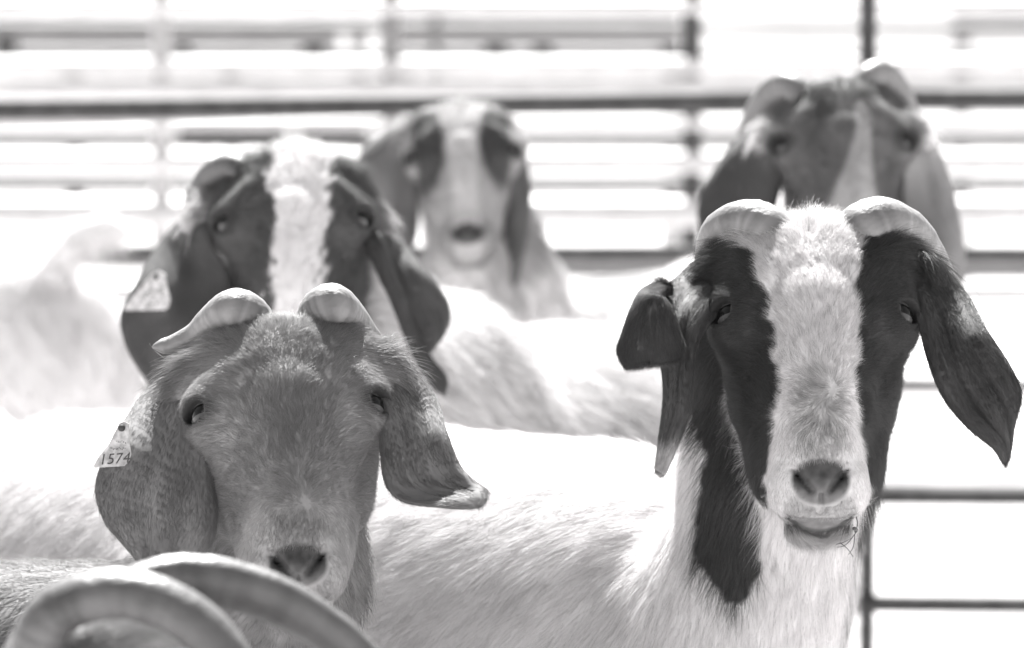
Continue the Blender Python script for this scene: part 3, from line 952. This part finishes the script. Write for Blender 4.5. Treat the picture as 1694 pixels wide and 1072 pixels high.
# ------------------------------------------------------------------ goats
def pat_b(V, q, h):
    V = np.asarray(V, float)
    n1 = noise(V, 55, 1) * 0.6 + noise(V, 160, 2) * 0.5
    u, n, t = q[:, 0], q[:, 1], q[:, 2]
    hw_ = np.interp(t, [-0.2, -0.165, -0.15, -0.13, -0.11, -0.075, -0.02, 0.05, 0.085, 0.10, 0.12], [0.070, 0.056, 0.044, 0.037, 0.032, 0.030, 0.034, 0.043, 0.053, 0.060, 0.07])
    cen = np.interp(t, [-0.1, 0.0, 0.09], [0.001, -0.003, -0.008])
    e = (hw_ - np.abs(u - cen)) + n1 * 0.0055 + 0.003 * noise(V, 22, 17)
    blaze = sstep(-0.0015, 0.0015, e)
    jaw = sstep(-0.078, -0.086, n + n1 * 0.004 + 0.10 * sstep(-0.02, 0.03, t))
    wh = np.maximum(blaze, jaw)
    head = DARK * (1 - wh) + WHITE * wh
    grey = sstep(1.2, 0.5, np.sqrt((u / 0.024) ** 2 + ((t + 0.125) / 0.055) ** 2)) * (0.55 + 0.35 * noise(V, 300, 7))
    head = head * (1 - 0.72 * grey * blaze)
    lipg = sstep(1.3, 0.7, np.sqrt((u / 0.03) ** 2 + ((t + 0.188) / 0.010) ** 2)) * sstep(-0.03, 0.0, n)
    head = head * (1 - 0.5 * lipg)
    head = head * (1 - 0.3 * sstep(-0.165, -0.175, t) * sstep(-0.02, -0.03, n))  # chin colour lowered to imitate the shade under the mouth
    zz = t * 0.84 + n * 0.545 - (u / 0.028) ** 2 * 0.010
    lip = sstep(-0.1785, -0.1765, zz) * sstep(-0.157, -0.160, zz) * sstep(-0.004, -0.007, n) * sstep(-0.150, -0.157, t) * sstep(0.029, 0.025, np.abs(u))
    head = head * (1 - lip) + 0.09 * lip
    x, y = PXX(V), PXY(V)
    w = n1 * 10
    left = np.interp(y, [560, 640, 700, 760, 860, 930, 1000], [1130, 1130, 1150, 1165, 1148, 1150, 1200])
    right = np.interp(y, [560, 680, 760, 860, 940, 1000], [1215, 1222, 1240, 1256, 1262, 1225])
    st = sstep(-5, 5, np.minimum(np.minimum(x - left, right - x), 1000 - y) + w) * sstep(4.95, 4.9, V[:, 1])
    st2 = sstep(-4, 4, x - np.interp(y, [600, 850, 1000, 1100], [1450, 1425, 1405, 1385]) + w * 0.4) * sstep(4.95, 4.85, V[:, 1])
    dk = np.maximum(st, st2)
    body = (WHITE * (1 + 0.06 * noise(V, 14, 5))) * (1 - dk) + DARK * 0.8 * dk
    return np.clip(head * h + body * (1 - h), 0.015, 0.85)
pat_b.nose = 0.10

def ear_plain(v, amp=0.25, s=40, seed=11):
    return lambda V: v * (1 + amp * noise(np.asarray(V, float), s, seed) + 0.06 * noise(np.asarray(V, float) * [1, 1, 0.22], 220, seed + 1))

BD = 4.62
def with_tip(v, y0, y1, tipv):
    f = ear_plain(v)
    return lambda V: f(V) * (1 - sstep(y0, y1, PXY(np.asarray(V)) + 6 * noise(np.asarray(V, float), 200, 5))) + tipv * sstep(y0, y1, PXY(np.asarray(V)) + 6 * noise(np.asarray(V, float), 200, 5))

goat_b = build_goat('goat', 'horned goat with white blaze between dark cheeks, white body, facing the camera', 'goats in the pen',
    (1348, 530), BD, 1.0, 34, -0.6, -0.2,
    neck=[(P(1335, 600, BD + 0.09), 0.064), (P(1240, 580, BD + 0.12), 0.036), (P(1245, 760, BD + 0.14), 0.045), (P(1300, 790, BD + 0.13), 0.060), (P(1240, 980, BD + 0.17), 0.072), (P(1160, 1160, BD + 0.22), 0.12)],
    torso=(P(1050, 1085, BD + 0.33) , P(150, 985, BD + 0.86), 0.178),
    ears=[
        dict(st=[(1258, 425, -0.05, 1240, 490, -0.03, 0.010), (1205, 415, -0.08, 1205, 505, -0.01, 0.014), (1140, 442, -0.075, 1168, 545, 0.01, 0.012), (1092, 492, -0.01, 1150, 585, 0.015, 0.006),
                 (1088, 560, 0.0, 1148, 620, 0.02, 0.004), (1098, 640, 0.0, 1142, 680, 0.02, 0.004), (1092, 715, 0.0, 1122, 735, 0.02, 0.003), (1083, 775, 0.005, 1100, 786, 0.015, 0.0)], seed=3),
        dict(st=[(1092, 470, -0.02, 1112, 482, -0.010, 0.004), (1062, 482, 0.00, 1100, 488, 0.004, 0.010), (1043, 512, 0.015, 1110, 508, 0.012, 0.010), (1031, 546, 0.024, 1121, 538, 0.02, 0.010),
                 (1022, 577, 0.030, 1131, 570, 0.025, 0.009), (1030, 604, 0.036, 1126, 592, 0.032, 0.004)], seed=5, folds=0.0012, nobase=True),
        dict(st=[(1455, 425, -0.05, 1465, 480, -0.03, 0.010), (1530, 425, -0.08, 1508, 495, -0.008, 0.016), (1592, 476, -0.075, 1518, 532, 0.005, 0.014), (1632, 545, -0.02, 1536, 602, 0.01, 0.012),
                 (1668, 600, -0.01, 1562, 662, 0.015, 0.008), (1690, 650, -0.005, 1602, 710, 0.02, 0.006), (1677, 705, 0.0, 1640, 740, 0.02, 0.004), (1670, 760, 0.01, 1660, 769, 0.01, 0.0)], seed=8, folds=0.004),
    ],
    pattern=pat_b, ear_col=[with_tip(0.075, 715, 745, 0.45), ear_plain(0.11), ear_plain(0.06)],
    horns=[dict(pts=[(1300, 435, -0.051, 0.0227), (1283, 392, -0.032, 0.0232), (1246, 368, -0.039, 0.0232), (1205, 380, -0.064, 0.0216), (1184, 420, -0.089, 0.0178), (1182, 475, -0.104, 0.0119), (1195, 520, -0.109, 0.0043)]),
           dict(pts=[(1396, 430, -0.051, 0.0227), (1414, 388, -0.032, 0.0232), (1455, 364, -0.039, 0.0232), (1500, 378, -0.064, 0.0200), (1533, 410, -0.089, 0.0151), (1560, 442, -0.104, 0.0086), (1577, 464, -0.114, 0.0032)])],
    n_head=200000, n_body=260000, bw_=0.00028, body_len=0.029, fine=0.0023, head_len=0.95, crown=0.90, jaw=0.75)

def pat_a(V, q, h):
    V = np.asarray(V, float)
    n1 = noise(V, 25, 21) * 0.5 + noise(V, 80, 22) * 0.4
    u, n, t = q[:, 0], q[:, 1], q[:, 2]
    head = 0.285 * (1 + 0.10 * n1)
    head = head * (1 - 0.14 * sstep(1.3, 0.5, np.sqrt((u / 0.022) ** 2 + ((t + 0.01) / 0.09) ** 2)))
    lite = sstep(1.2, 0.5, np.sqrt(((np.abs(u) - 0.036) / 0.020) ** 2 + ((t + 0.15) / 0.05) ** 2))
    head = head * (1 + 0.45 * lite)
    body = 0.15 * (1 + 0.5 * n1) + 0.10 * sstep(0.2, 0.9, noise(V, 60, 25))
    return np.clip(head * h + body * (1 - h), 0.02, 0.8)
pat_a.nose = 0.07

AD = 4.46
goat_a = build_goat('goat', 'plain brown goat with short horns and a numbered tag in its ear', 'goats in the pen',
    (476, 687), AD, 0.955, 35, 3.5, -3.0,
    neck=[(P(476, 780, AD + 0.09), 0.062), (P(450, 960, AD + 0.15), 0.066), (P(330, 1100, AD + 0.25), 0.10)],
    torso=(P(215, 1235, AD + 0.33), P(-1000, 1235, AD + 0.50), 0.150),
    ears=[
        dict(st=[(375, 600, -0.06, 375, 655, -0.04, 0.01), (310, 604, -0.085, 330, 690, -0.005, 0.016), (245, 642, -0.080, 345, 745, 0.0, 0.022), (187, 728, -0.022, 357, 812, 0.005, 0.014),
                 (158, 800, -0.004, 360, 862, 0.010, 0.010), (170, 858, 0.004, 347, 906, 0.010, 0.008), (205, 902, 0.005, 312, 934, 0.014, 0.008), (236, 940, 0.01, 268, 943, 0.012, 0.0)], seed=12),
        dict(st=[(575, 595, -0.06, 575, 645, -0.04, 0.01), (655, 593, -0.085, 622, 665, -0.005, 0.016), (714, 646, -0.075, 627, 705, 0.004, 0.020), (738, 712, -0.028, 629, 752, 0.01, 0.016),
                 (760, 768, -0.015, 637, 800, 0.022, 0.006), (785, 795, -0.01, 665, 828, 0.032, -0.004), (806, 812, -0.005, 722, 837, 0.035, -0.006), (804, 830, 0.01, 775, 840, 0.025, -0.002)], seed=15),
    ],
    pattern=pat_a, ear_col=[ear_plain(0.17, 0.2), ear_plain(0.17, 0.2)],
    horns=[dict(pts=[(425, 548, -0.049, 0.0194), (415, 522, -0.040, 0.0192), (385, 510, -0.038, 0.0184), (352, 530, -0.053, 0.0157), (322, 555, -0.063, 0.0124), (285, 570, -0.068, 0.0092), (252, 574, -0.066, 0.0059)]),
           dict(pts=[(520, 540, -0.049, 0.0194), (530, 512, -0.040, 0.0192), (556, 503, -0.038, 0.0178), (585, 522, -0.058, 0.0130), (610, 548, -0.078, 0.0086), (642, 578, -0.093, 0.0022)])],
    n_head=200000, n_body=60000, fine=0.0023, body_len=0.03, poll_len=0.015, head_len=0.90, crown=0.88, jaw=0.3)

def pat_c(V, q, h):
    V = np.asarray(V, float)
    n1 = noise(V, 55, 41) * 0.6 + noise(V, 160, 42) * 0.5
    u, n, t = q[:, 0], q[:, 1], q[:, 2]
    u = u + 0.006 * noise(V, 18, 47)
    lo_ = np.interp(t, [-0.15, -0.05, 0.0, 0.05, 0.09, 0.12], [-0.016, -0.026, -0.020, -0.028, -0.018, -0.012])
    hi_ = np.interp(t, [-0.15, -0.06, 0.0, 0.09, 0.12], [0.03, 0.028, 0.040, 0.042, 0.05])
    e = np.minimum(u - lo_, hi_ - u) + n1 * 0.013
    bl = sstep(-0.002, 0.002, e)
    head = 0.075 * (1 - bl) + WHITE * bl
    body = WHITE * (0.74 + 0.10 * noise(V, 14, 5) - 0.18 * sstep(0.0, 0.6, noise(V, 6, 9)))  # coat toned down with soft grey patches that stand in for body shade
    return np.clip(head * h + body * (1 - h), 0.015, 0.85)

CD = 5.95
goat_c = build_goat('goat', 'dark faced goat with wide white blaze, directly behind the plain brown goat', 'goats in the pen',
    (485, 372), CD, 0.99, 30, 0, -2.0,
    neck=[(P(500, 440, CD + 0.09), 0.07), (P(545, 560, CD + 0.14), 0.075), (P(600, 670, CD + 0.22), 0.11), (P(720, 655, CD + 0.34), 0.115)],
    torso=(P(690, 830, CD + 0.36), P(1150, 790, CD + 0.85), 0.175),
    ears=[
        dict(st=[(390, 335, -0.06, 390, 380, -0.04, 0.01), (325, 336, -0.08, 350, 400, -0.01, 0.018), (262, 404, -0.075, 380, 450, -0.01, 0.02), (225, 468, -0.03, 390, 505, -0.01, 0.02),
                 (200, 520, -0.015, 380, 556, 0.01, 0.016), (208, 572, -0.005, 332, 592, 0.012, 0.01), (237, 622, 0.005, 305, 632, 0.012, 0.006), (265, 657, 0.01, 286, 661, 0.01, 0)], seed=22),
        dict(st=[(560, 330, -0.06, 560, 370, -0.04, 0.01), (612, 342, -0.08, 600, 400, -0.01, 0.014), (662, 395, -0.07, 625, 436, -0.01, 0.010), (702, 445, -0.03, 652, 488, -0.01, 0.010),
                 (738, 492, -0.02, 676, 545, -0.01, 0.008), (744, 532, -0.015, 694, 580, -0.01, 0.006), (722, 572, -0.01, 706, 588, -0.01, 0.0)], seed=25),
        dict(st=[(600, 370, -0.03, 580, 390, -0.03, 0.006), (628, 388, 0.0, 600, 402, 0.0, 0.006), (650, 442, 0.008, 626, 456, 0.005, 0.006), (668, 490, 0.01, 648, 502, 0.01, 0.005),
                 (690, 548, 0.01, 670, 560, 0.012, 0.005), (713, 590, 0.01, 690, 606, 0.014, 0.004), (737, 620, 0.01, 714, 640, 0.014, 0.003), (738, 645, 0.01, 730, 651, 0.012, 0)], seed=27, folds=0.001, nobase=True),
    ],
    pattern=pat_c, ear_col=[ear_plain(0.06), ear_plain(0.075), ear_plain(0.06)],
    horns=[dict(pts=[(405, 290, -0.035, 0.018), (385, 280, -0.045, 0.018), (355, 292, -0.065, 0.017), (328, 325, -0.085, 0.014), (312, 365, -0.095, 0.008)], v=0.10)],
    n_head=70000, n_body=60000, n_ear=9000, fine=0.0034, hw=0.0003, bw_=0.0006, poll_len=0.032, crown=0.84, jaw=1.2)

def pat_d(V, q, h):
    V = np.asarray(V, float)
    n1 = noise(V, 55, 51)
    u, n, t = q[:, 0], q[:, 1], q[:, 2]
    head = np.full(len(V), 0.32)
    eye = sstep(1.15, 0.85, np.sqrt(((np.abs(u) - 0.046) / 0.024) ** 2 + ((t - 0.020) / 0.085) ** 2) + n1 * 0.1)
    head = head * (1 - eye) + 0.05 * eye
    e = np.interp(t, [-0.2, -0.1, 0, 0.06, 0.12], [0.02, 0.018, 0.022, 0.032, 0.05]) - np.abs(u)
    bl = sstep(-0.004, 0.004, e + n1 * 0.003)
    head = head * (1 - bl) + 0.5 * bl
    top = sstep(0.085, 0.105, t)
    head = head * (1 - top) + WHITE * top
    body = WHITE * (0.75 + 0.06 * noise(V, 14, 5)) * (1 - 0.4 * sstep(0.1, 0.5, noise(V, 7, 8)))  # body colour dulled in patches to imitate shade along the flank
    head = head * (1 - 0.30 * sstep(-0.12, -0.150, t))
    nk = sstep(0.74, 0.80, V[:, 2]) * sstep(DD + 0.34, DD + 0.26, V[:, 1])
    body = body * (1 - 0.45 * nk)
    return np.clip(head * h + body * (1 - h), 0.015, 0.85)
pat_d.nose = 0.045
pat_d.lip = 0.25
DD = 8.1
goat_d = build_goat('goat', 'small pale faced goat with dark eye patches, farthest back by the rails', 'goats in the pen',
    (766, 264), DD, 0.98, 32, 0, -4,
    neck=[(P(775, 320, DD + 0.09), 0.065), (P(800, 400, DD + 0.16), 0.07), (P(850, 490, DD + 0.22), 0.08)],
    torso=(P(940, 655, DD + 0.34), P(1260, 640, DD + 0.62), 0.165),
    ears=[
        dict(st=[(715, 215, -0.06, 715, 250, -0.04, 0.01), (668, 205, -0.05, 688, 255, 0, 0.016), (622, 225, -0.05, 690, 275, -0.02, 0.02), (590, 262, -0.04, 690, 310, -0.02, 0.02), (592, 310, -0.03, 692, 350, -0.02, 0.016), (605, 360, -0.02, 690, 395, -0.01, 0.01), (640, 415, -0.01, 675, 425, -0.01, 0)], seed=31),
        dict(st=[(805, 215, -0.06, 805, 250, -0.04, 0.01), (842, 218, -0.05, 835, 268, 0, 0.014), (868, 258, -0.04, 826, 300, -0.02, 0.01), (878, 310, -0.03, 826, 345, -0.02, 0.01), (876, 365, -0.02, 832, 390, -0.01, 0.01), (866, 420, 0, 843, 430, 0.01, 0.006), (855, 470, 0, 846, 472, 0.01, 0)], seed=33)],
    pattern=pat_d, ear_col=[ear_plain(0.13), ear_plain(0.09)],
    n_head=22000, n_body=22000, n_ear=4000, fine=0.0045, coarse=0.016, hw=0.0006, bw_=0.001, head_len=0.80, crown=0.85)

def pat_e(V, q, h):
    V = np.asarray(V, float)
    n1 = noise(V, 45, 61)
    u, n, t = q[:, 0], q[:, 1], q[:, 2]
    head = 0.135 * (1 + 0.35 * n1 + 0.25 * noise(V, 18, 66))
    cen = np.interp(t, [-0.12, -0.06, 0.0, 0.06], [0.0, 0.012, 0.022, 0.020])
    e = np.interp(t, [-0.15, -0.08, -0.04, 0.0, 0.03, 0.05], [0.036, 0.024, 0.012, 0.0095, 0.009, -0.004]) - np.abs(u - cen)
    bl = sstep(-0.003, 0.003, e + n1 * 0.003)
    head = head * (1 - bl) + 0.42 * bl
    dk = sstep(1.2, 0.8, np.sqrt((u / 0.05) ** 2 + ((t - 0.06) / 0.02) ** 2))
    head = head * (1 - 0.45 * dk)
    body = WHITE * (1 + 0.05 * noise(V, 14, 5))
    return np.clip(head * h + body * (1 - h), 0.015, 0.85)
ED = 6.75
goat_e = build_goat('goat', 'brown faced horned goat with narrow crooked blaze, behind the white blazed horned goat', 'goats in the pen',
    (1395, 243), ED, 1.0, 30, 0, -2,
    neck=[(P(1398, 300, ED + 0.09), 0.07), (P(1400, 400, ED + 0.16), 0.075), (P(1345, 510, ED + 0.26), 0.085)],
    torso=(P(1255, 640, ED + 0.40), P(1190, 600, ED + 1.05), 0.145),
    ears=[
        dict(st=[(1330, 200, -0.06, 1330, 240, -0.04, 0.01), (1270, 205, -0.05, 1285, 258, 0, 0.016), (1215, 235, -0.05, 1295, 290, -0.02, 0.016), (1175, 290, -0.03, 1285, 340, -0.02, 0.012), (1155, 340, -0.02, 1265, 385, -0.01, 0.008), (1158, 380, 0, 1200, 402, 0.01, 0.004), (1172, 415, 0, 1186, 420, 0.01, 0)], seed=41),
        dict(st=[(1460, 195, -0.06, 1460, 235, -0.04, 0.01), (1520, 200, -0.05, 1500, 255, 0, 0.016), (1556, 250, -0.05, 1490, 300, -0.02, 0.014), (1578, 320, -0.03, 1495, 360, -0.02, 0.012), (1592, 385, -0.01, 1552, 415, 0.01, 0.008), (1598, 435, 0, 1568, 455, 0.01, 0.004), (1590, 478, 0, 1580, 480, 0.01, 0)], seed=43)],
    pattern=pat_e, ear_col=[ear_plain(0.07), ear_plain(0.28)],
    horns=[dict(pts=[(1330, 165, -0.030, 0.020), (1312, 146, -0.040, 0.020), (1285, 150, -0.060, 0.019), (1258, 180, -0.080, 0.017), (1235, 225, -0.100, 0.012), (1222, 262, -0.100, 0.006)], v=0.16),
           dict(pts=[(1425, 160, -0.030, 0.020), (1436, 132, -0.040, 0.020), (1460, 126, -0.060, 0.019), (1487, 155, -0.080, 0.017), (1506, 195, -0.100, 0.012), (1525, 245, -0.100, 0.006)], v=0.2)],
    n_head=35000, n_body=22000, n_ear=5000, fine=0.004, coarse=0.016, hw=0.0005, bw_=0.0009, poll_len=0.016, crown=0.88, jaw=1.3)

def pat_w(V, q, h):
    V = np.asarray(V, float)
    return np.clip(np.full(len(V), WHITE) * (1 + 0.05 * noise(V, 14, 5)), 0.02, 0.85)

def pat_i(V, q, h):
    V = np.asarray(V, float)
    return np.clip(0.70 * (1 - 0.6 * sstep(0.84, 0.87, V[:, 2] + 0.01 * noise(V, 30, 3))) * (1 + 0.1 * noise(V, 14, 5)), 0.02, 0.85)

ID = 9.0
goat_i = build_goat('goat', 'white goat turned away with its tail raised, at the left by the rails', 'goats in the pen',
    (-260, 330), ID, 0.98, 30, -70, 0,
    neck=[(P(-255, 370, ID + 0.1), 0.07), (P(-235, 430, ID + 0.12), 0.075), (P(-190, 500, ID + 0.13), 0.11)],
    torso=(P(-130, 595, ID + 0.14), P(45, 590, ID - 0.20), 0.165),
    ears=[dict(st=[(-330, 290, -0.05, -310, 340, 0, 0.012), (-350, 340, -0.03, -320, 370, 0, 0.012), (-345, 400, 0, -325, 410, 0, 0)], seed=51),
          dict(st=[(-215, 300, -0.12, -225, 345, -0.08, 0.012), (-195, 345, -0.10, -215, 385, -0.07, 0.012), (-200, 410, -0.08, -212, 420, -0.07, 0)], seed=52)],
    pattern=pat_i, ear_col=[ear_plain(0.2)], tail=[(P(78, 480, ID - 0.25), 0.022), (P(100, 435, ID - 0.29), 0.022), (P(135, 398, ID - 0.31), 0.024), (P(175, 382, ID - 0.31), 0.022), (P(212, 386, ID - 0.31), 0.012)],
    n_head=3000, n_body=22000, n_ear=600, fine=0.006, coarse=0.016, bw_=0.001)

def pat_f(V, q, h):
    V = np.asarray(V, float)
    return np.clip(0.22 * (1 + 0.9 * noise(V, 60, 5)), 0.03, 0.7)

FD = 3.5
goat_f = build_goat('goat', 'goat in the foreground with big curved horns, its head cut off by the bottom edge', 'goats in the pen',
    (60, 1270), FD, 1.0, 25, -60, 0,
    neck=[(P(130, 1340, FD + 0.05), 0.075), (P(300, 1480, FD + 0.05), 0.085), (P(500, 1600, FD + 0.06), 0.12)],
    torso=(P(700, 1750, FD + 0.06), P(2500, 1750, FD + 0.02), 0.165),
    ears=[dict(st=[(180, 1220, 0.02, 160, 1290, 0.05, 0.012), (230, 1290, 0.04, 180, 1340, 0.07, 0.012), (250, 1400, 0.05, 215, 1420, 0.07, 0)], seed=61)],
    pattern=pat_f, ear_col=[ear_plain(0.1)],
    horns=[dict(pts=[(90, 1130, 0.05, 0.019), (60, 1080, 0.055, 0.019), (95, 1010, 0.06, 0.019), (200, 982, 0.065, 0.0185), (310, 1020, 0.07, 0.018), (390, 1110, 0.075, 0.016), (420, 1230, 0.08, 0.011), (400, 1330, 0.085, 0.004)], v=0.11, n=80),
           dict(pts=[(150, 1110, -0.02, 0.019), (175, 1020, -0.03, 0.019), (260, 965, -0.04, 0.019), (370, 965, -0.05, 0.0185), (490, 1010, -0.06, 0.0175), (600, 1095, -0.07, 0.015), (660, 1200, -0.07, 0.010), (665, 1300, -0.07, 0.004)], v=0.11, n=80)],
    n_head=25000, n_body=12000, n_ear=1500, fine=0.0045, coarse=0.018, hw=0.0004, bw_=0.0006)

# ------------------------------------------------------------------ ear tags, hay
def ear_tag(G, outline, dtop, dbot, text=None, label=None, marks=()):
    ys = [p[1] for p in outline]
    y0, y1 = min(ys), max(ys)
    def dep(y): return dtop + (dbot - dtop) * (y - y0) / (y1 - y0)
    front = [P(x, y, G.d - dep(y)) for x, y in outline]
    n = len(front)
    V = front + [p + np.array([0, 0.0018, 0]) for p in front]
    F = [list(range(n))[::-1], [n + k for k in range(n)]]
    F += [[k, (k + 1) % n, n + (k + 1) % n, n + k] for k in range(n)]
    o = mesh_obj('ear_tag', V, F, M_TAG, G.root, smooth=False, origin=G.base)
    o['label'] = label
    cx = sum(p[0] for p in outline[:2]) / 2
    st = P(outline[0][0] + 0.55 * (outline[1][0] - outline[0][0]), y0 + 11, G.d - dep(y0 + 11))
    V, F, _ = tube([st + [0, 0.012, 0], st + [0, 0.002, 0], st - [0, 0.0012, 0], st - [0, 0.002, 0]], [0.002, 0.002, 0.0028, 0.0012], seg=12)
    sv = mesh_obj('stud', V, F, M_INK, o, origin=G.base)
    if text:
        cu = bpy.data.curves.new('tag_number', 'FONT')
        cu.body = text[0]; cu.size = text[4]; cu.extrude = 0.00012; cu.shear = 0.25
        cu.space_character = 1.05
        tmp = bpy.data.objects.new('tag_text', cu)
        tme = bpy.data.meshes.new_from_object(tmp)
        bpy.data.objects.remove(tmp)
        to = bpy.data.objects.new('tag_number', tme)
        COL.objects.link(to)
        tme.materials.clear(); tme.materials.append(M_INK)
        to.parent = o
        p = P(text[1], text[2], G.d - dep(text[2]) - 0.0004) - np.asarray(G.base)
        to.location = p
        to.rotation_euler = (math.radians(90), -math.radians(text[3]), 0)
    for x, y, w, hgt in marks:
        a = P(x, y, G.d - dep(y) - 0.0003); b = P(x + w, y + hgt, G.d - dep(y) - 0.0003)
        mesh_obj('print_mark', [(a[0], a[1], b[2]), (b[0], a[1], b[2]), (b[0], a[1], a[2]), (a[0], a[1], a[2])], [[0, 1, 2, 3]], M_INK, o, smooth=False, origin=G.base)

mk = []
for k in range(11):
    mk.append((182 + k * 2.4 + random.uniform(-0.6, 0.6), 742 + random.uniform(-2, 2) - 0.2 * k, 1.1, random.uniform(1.5, 4)))
for k in range(6):
    mk.append((192 + k * 3.0, 731 + random.uniform(-2, 2), 1.2, random.uniform(1, 3)))
ear_tag(goat_a, [(197, 701), (205, 697), (213, 701), (214, 730), (217, 752), (214, 762), (206, 771), (157, 774), (155, 771), (163, 756), (180, 735)], 0.014, 0.024,
        text=('1574', 163, 769, 4, 0.0118), label='pale plastic ear tag numbered 1574', marks=mk)
mk = [(225 + random.uniform(0, 45), 475 + random.uniform(0, 30), random.uniform(2, 5), random.uniform(1.5, 5)) for _ in range(14)]
ear_tag(goat_c, [(252, 452), (263, 447), (273, 452), (277, 475), (282, 495), (279, 508), (273, 513), (209, 514), (205, 510), (218, 492)], 0.010, 0.020,
        label='pale plastic ear tag with worn unreadable marks', marks=mk)

def strand(parent, pts, d, r, name='stalk'):
    pp = catmull([P(x, y, d) + np.array([0, random.uniform(-0.004, 0.004), 0]) for x, y in pts], 14)
    V, F, _ = tube(pp, list(np.linspace(r, r * 0.6, 14)), seg=6)
    return mesh_obj(name, V, F, M_HAY, parent, origin=parent.location)

hd = BD - 0.085
hay = empty('hay_wisp', P(1405, 880, hd))
setp(hay, 'thin wisp of dry hay hanging from the mouth of the blazed horned goat', 'hay')
strand(hay, [(1410, 838), (1418, 862), (1416, 882)], hd, 0.0006)
strand(hay, [(1416, 880), (1405, 895), (1396, 903), (1385, 905)], hd, 0.0004)
strand(hay, [(1414, 884), (1412, 905), (1404, 918)], hd, 0.0004)
strand(hay, [(1390, 898), (1402, 908), (1412, 922)], hd, 0.0004)
strand(hay, [(1384, 901), (1396, 897), (1410, 890)], hd, 0.0003)
strand(hay, [(1413, 874), (1417, 877), (1415, 880)], hd, 0.0018, name='seed_head')
st = empty('straw_stub', P(1270, 818, BD - 0.045))
setp(st, 'short dark straw stub stuck to the jaw of the blazed horned goat', 'straw')
strand(st, [(1259, 822), (1268, 818), (1276, 816)], BD - 0.045, 0.0013)
st = empty('hay_stalk', P(270, 588, AD + 0.07))
setp(st, 'single dry stalk caught on the left horn tip of the brown goat', 'hay')
strand(st, [(248, 568), (256, 581), (272, 592), (288, 601)], AD + 0.075, 0.0004)
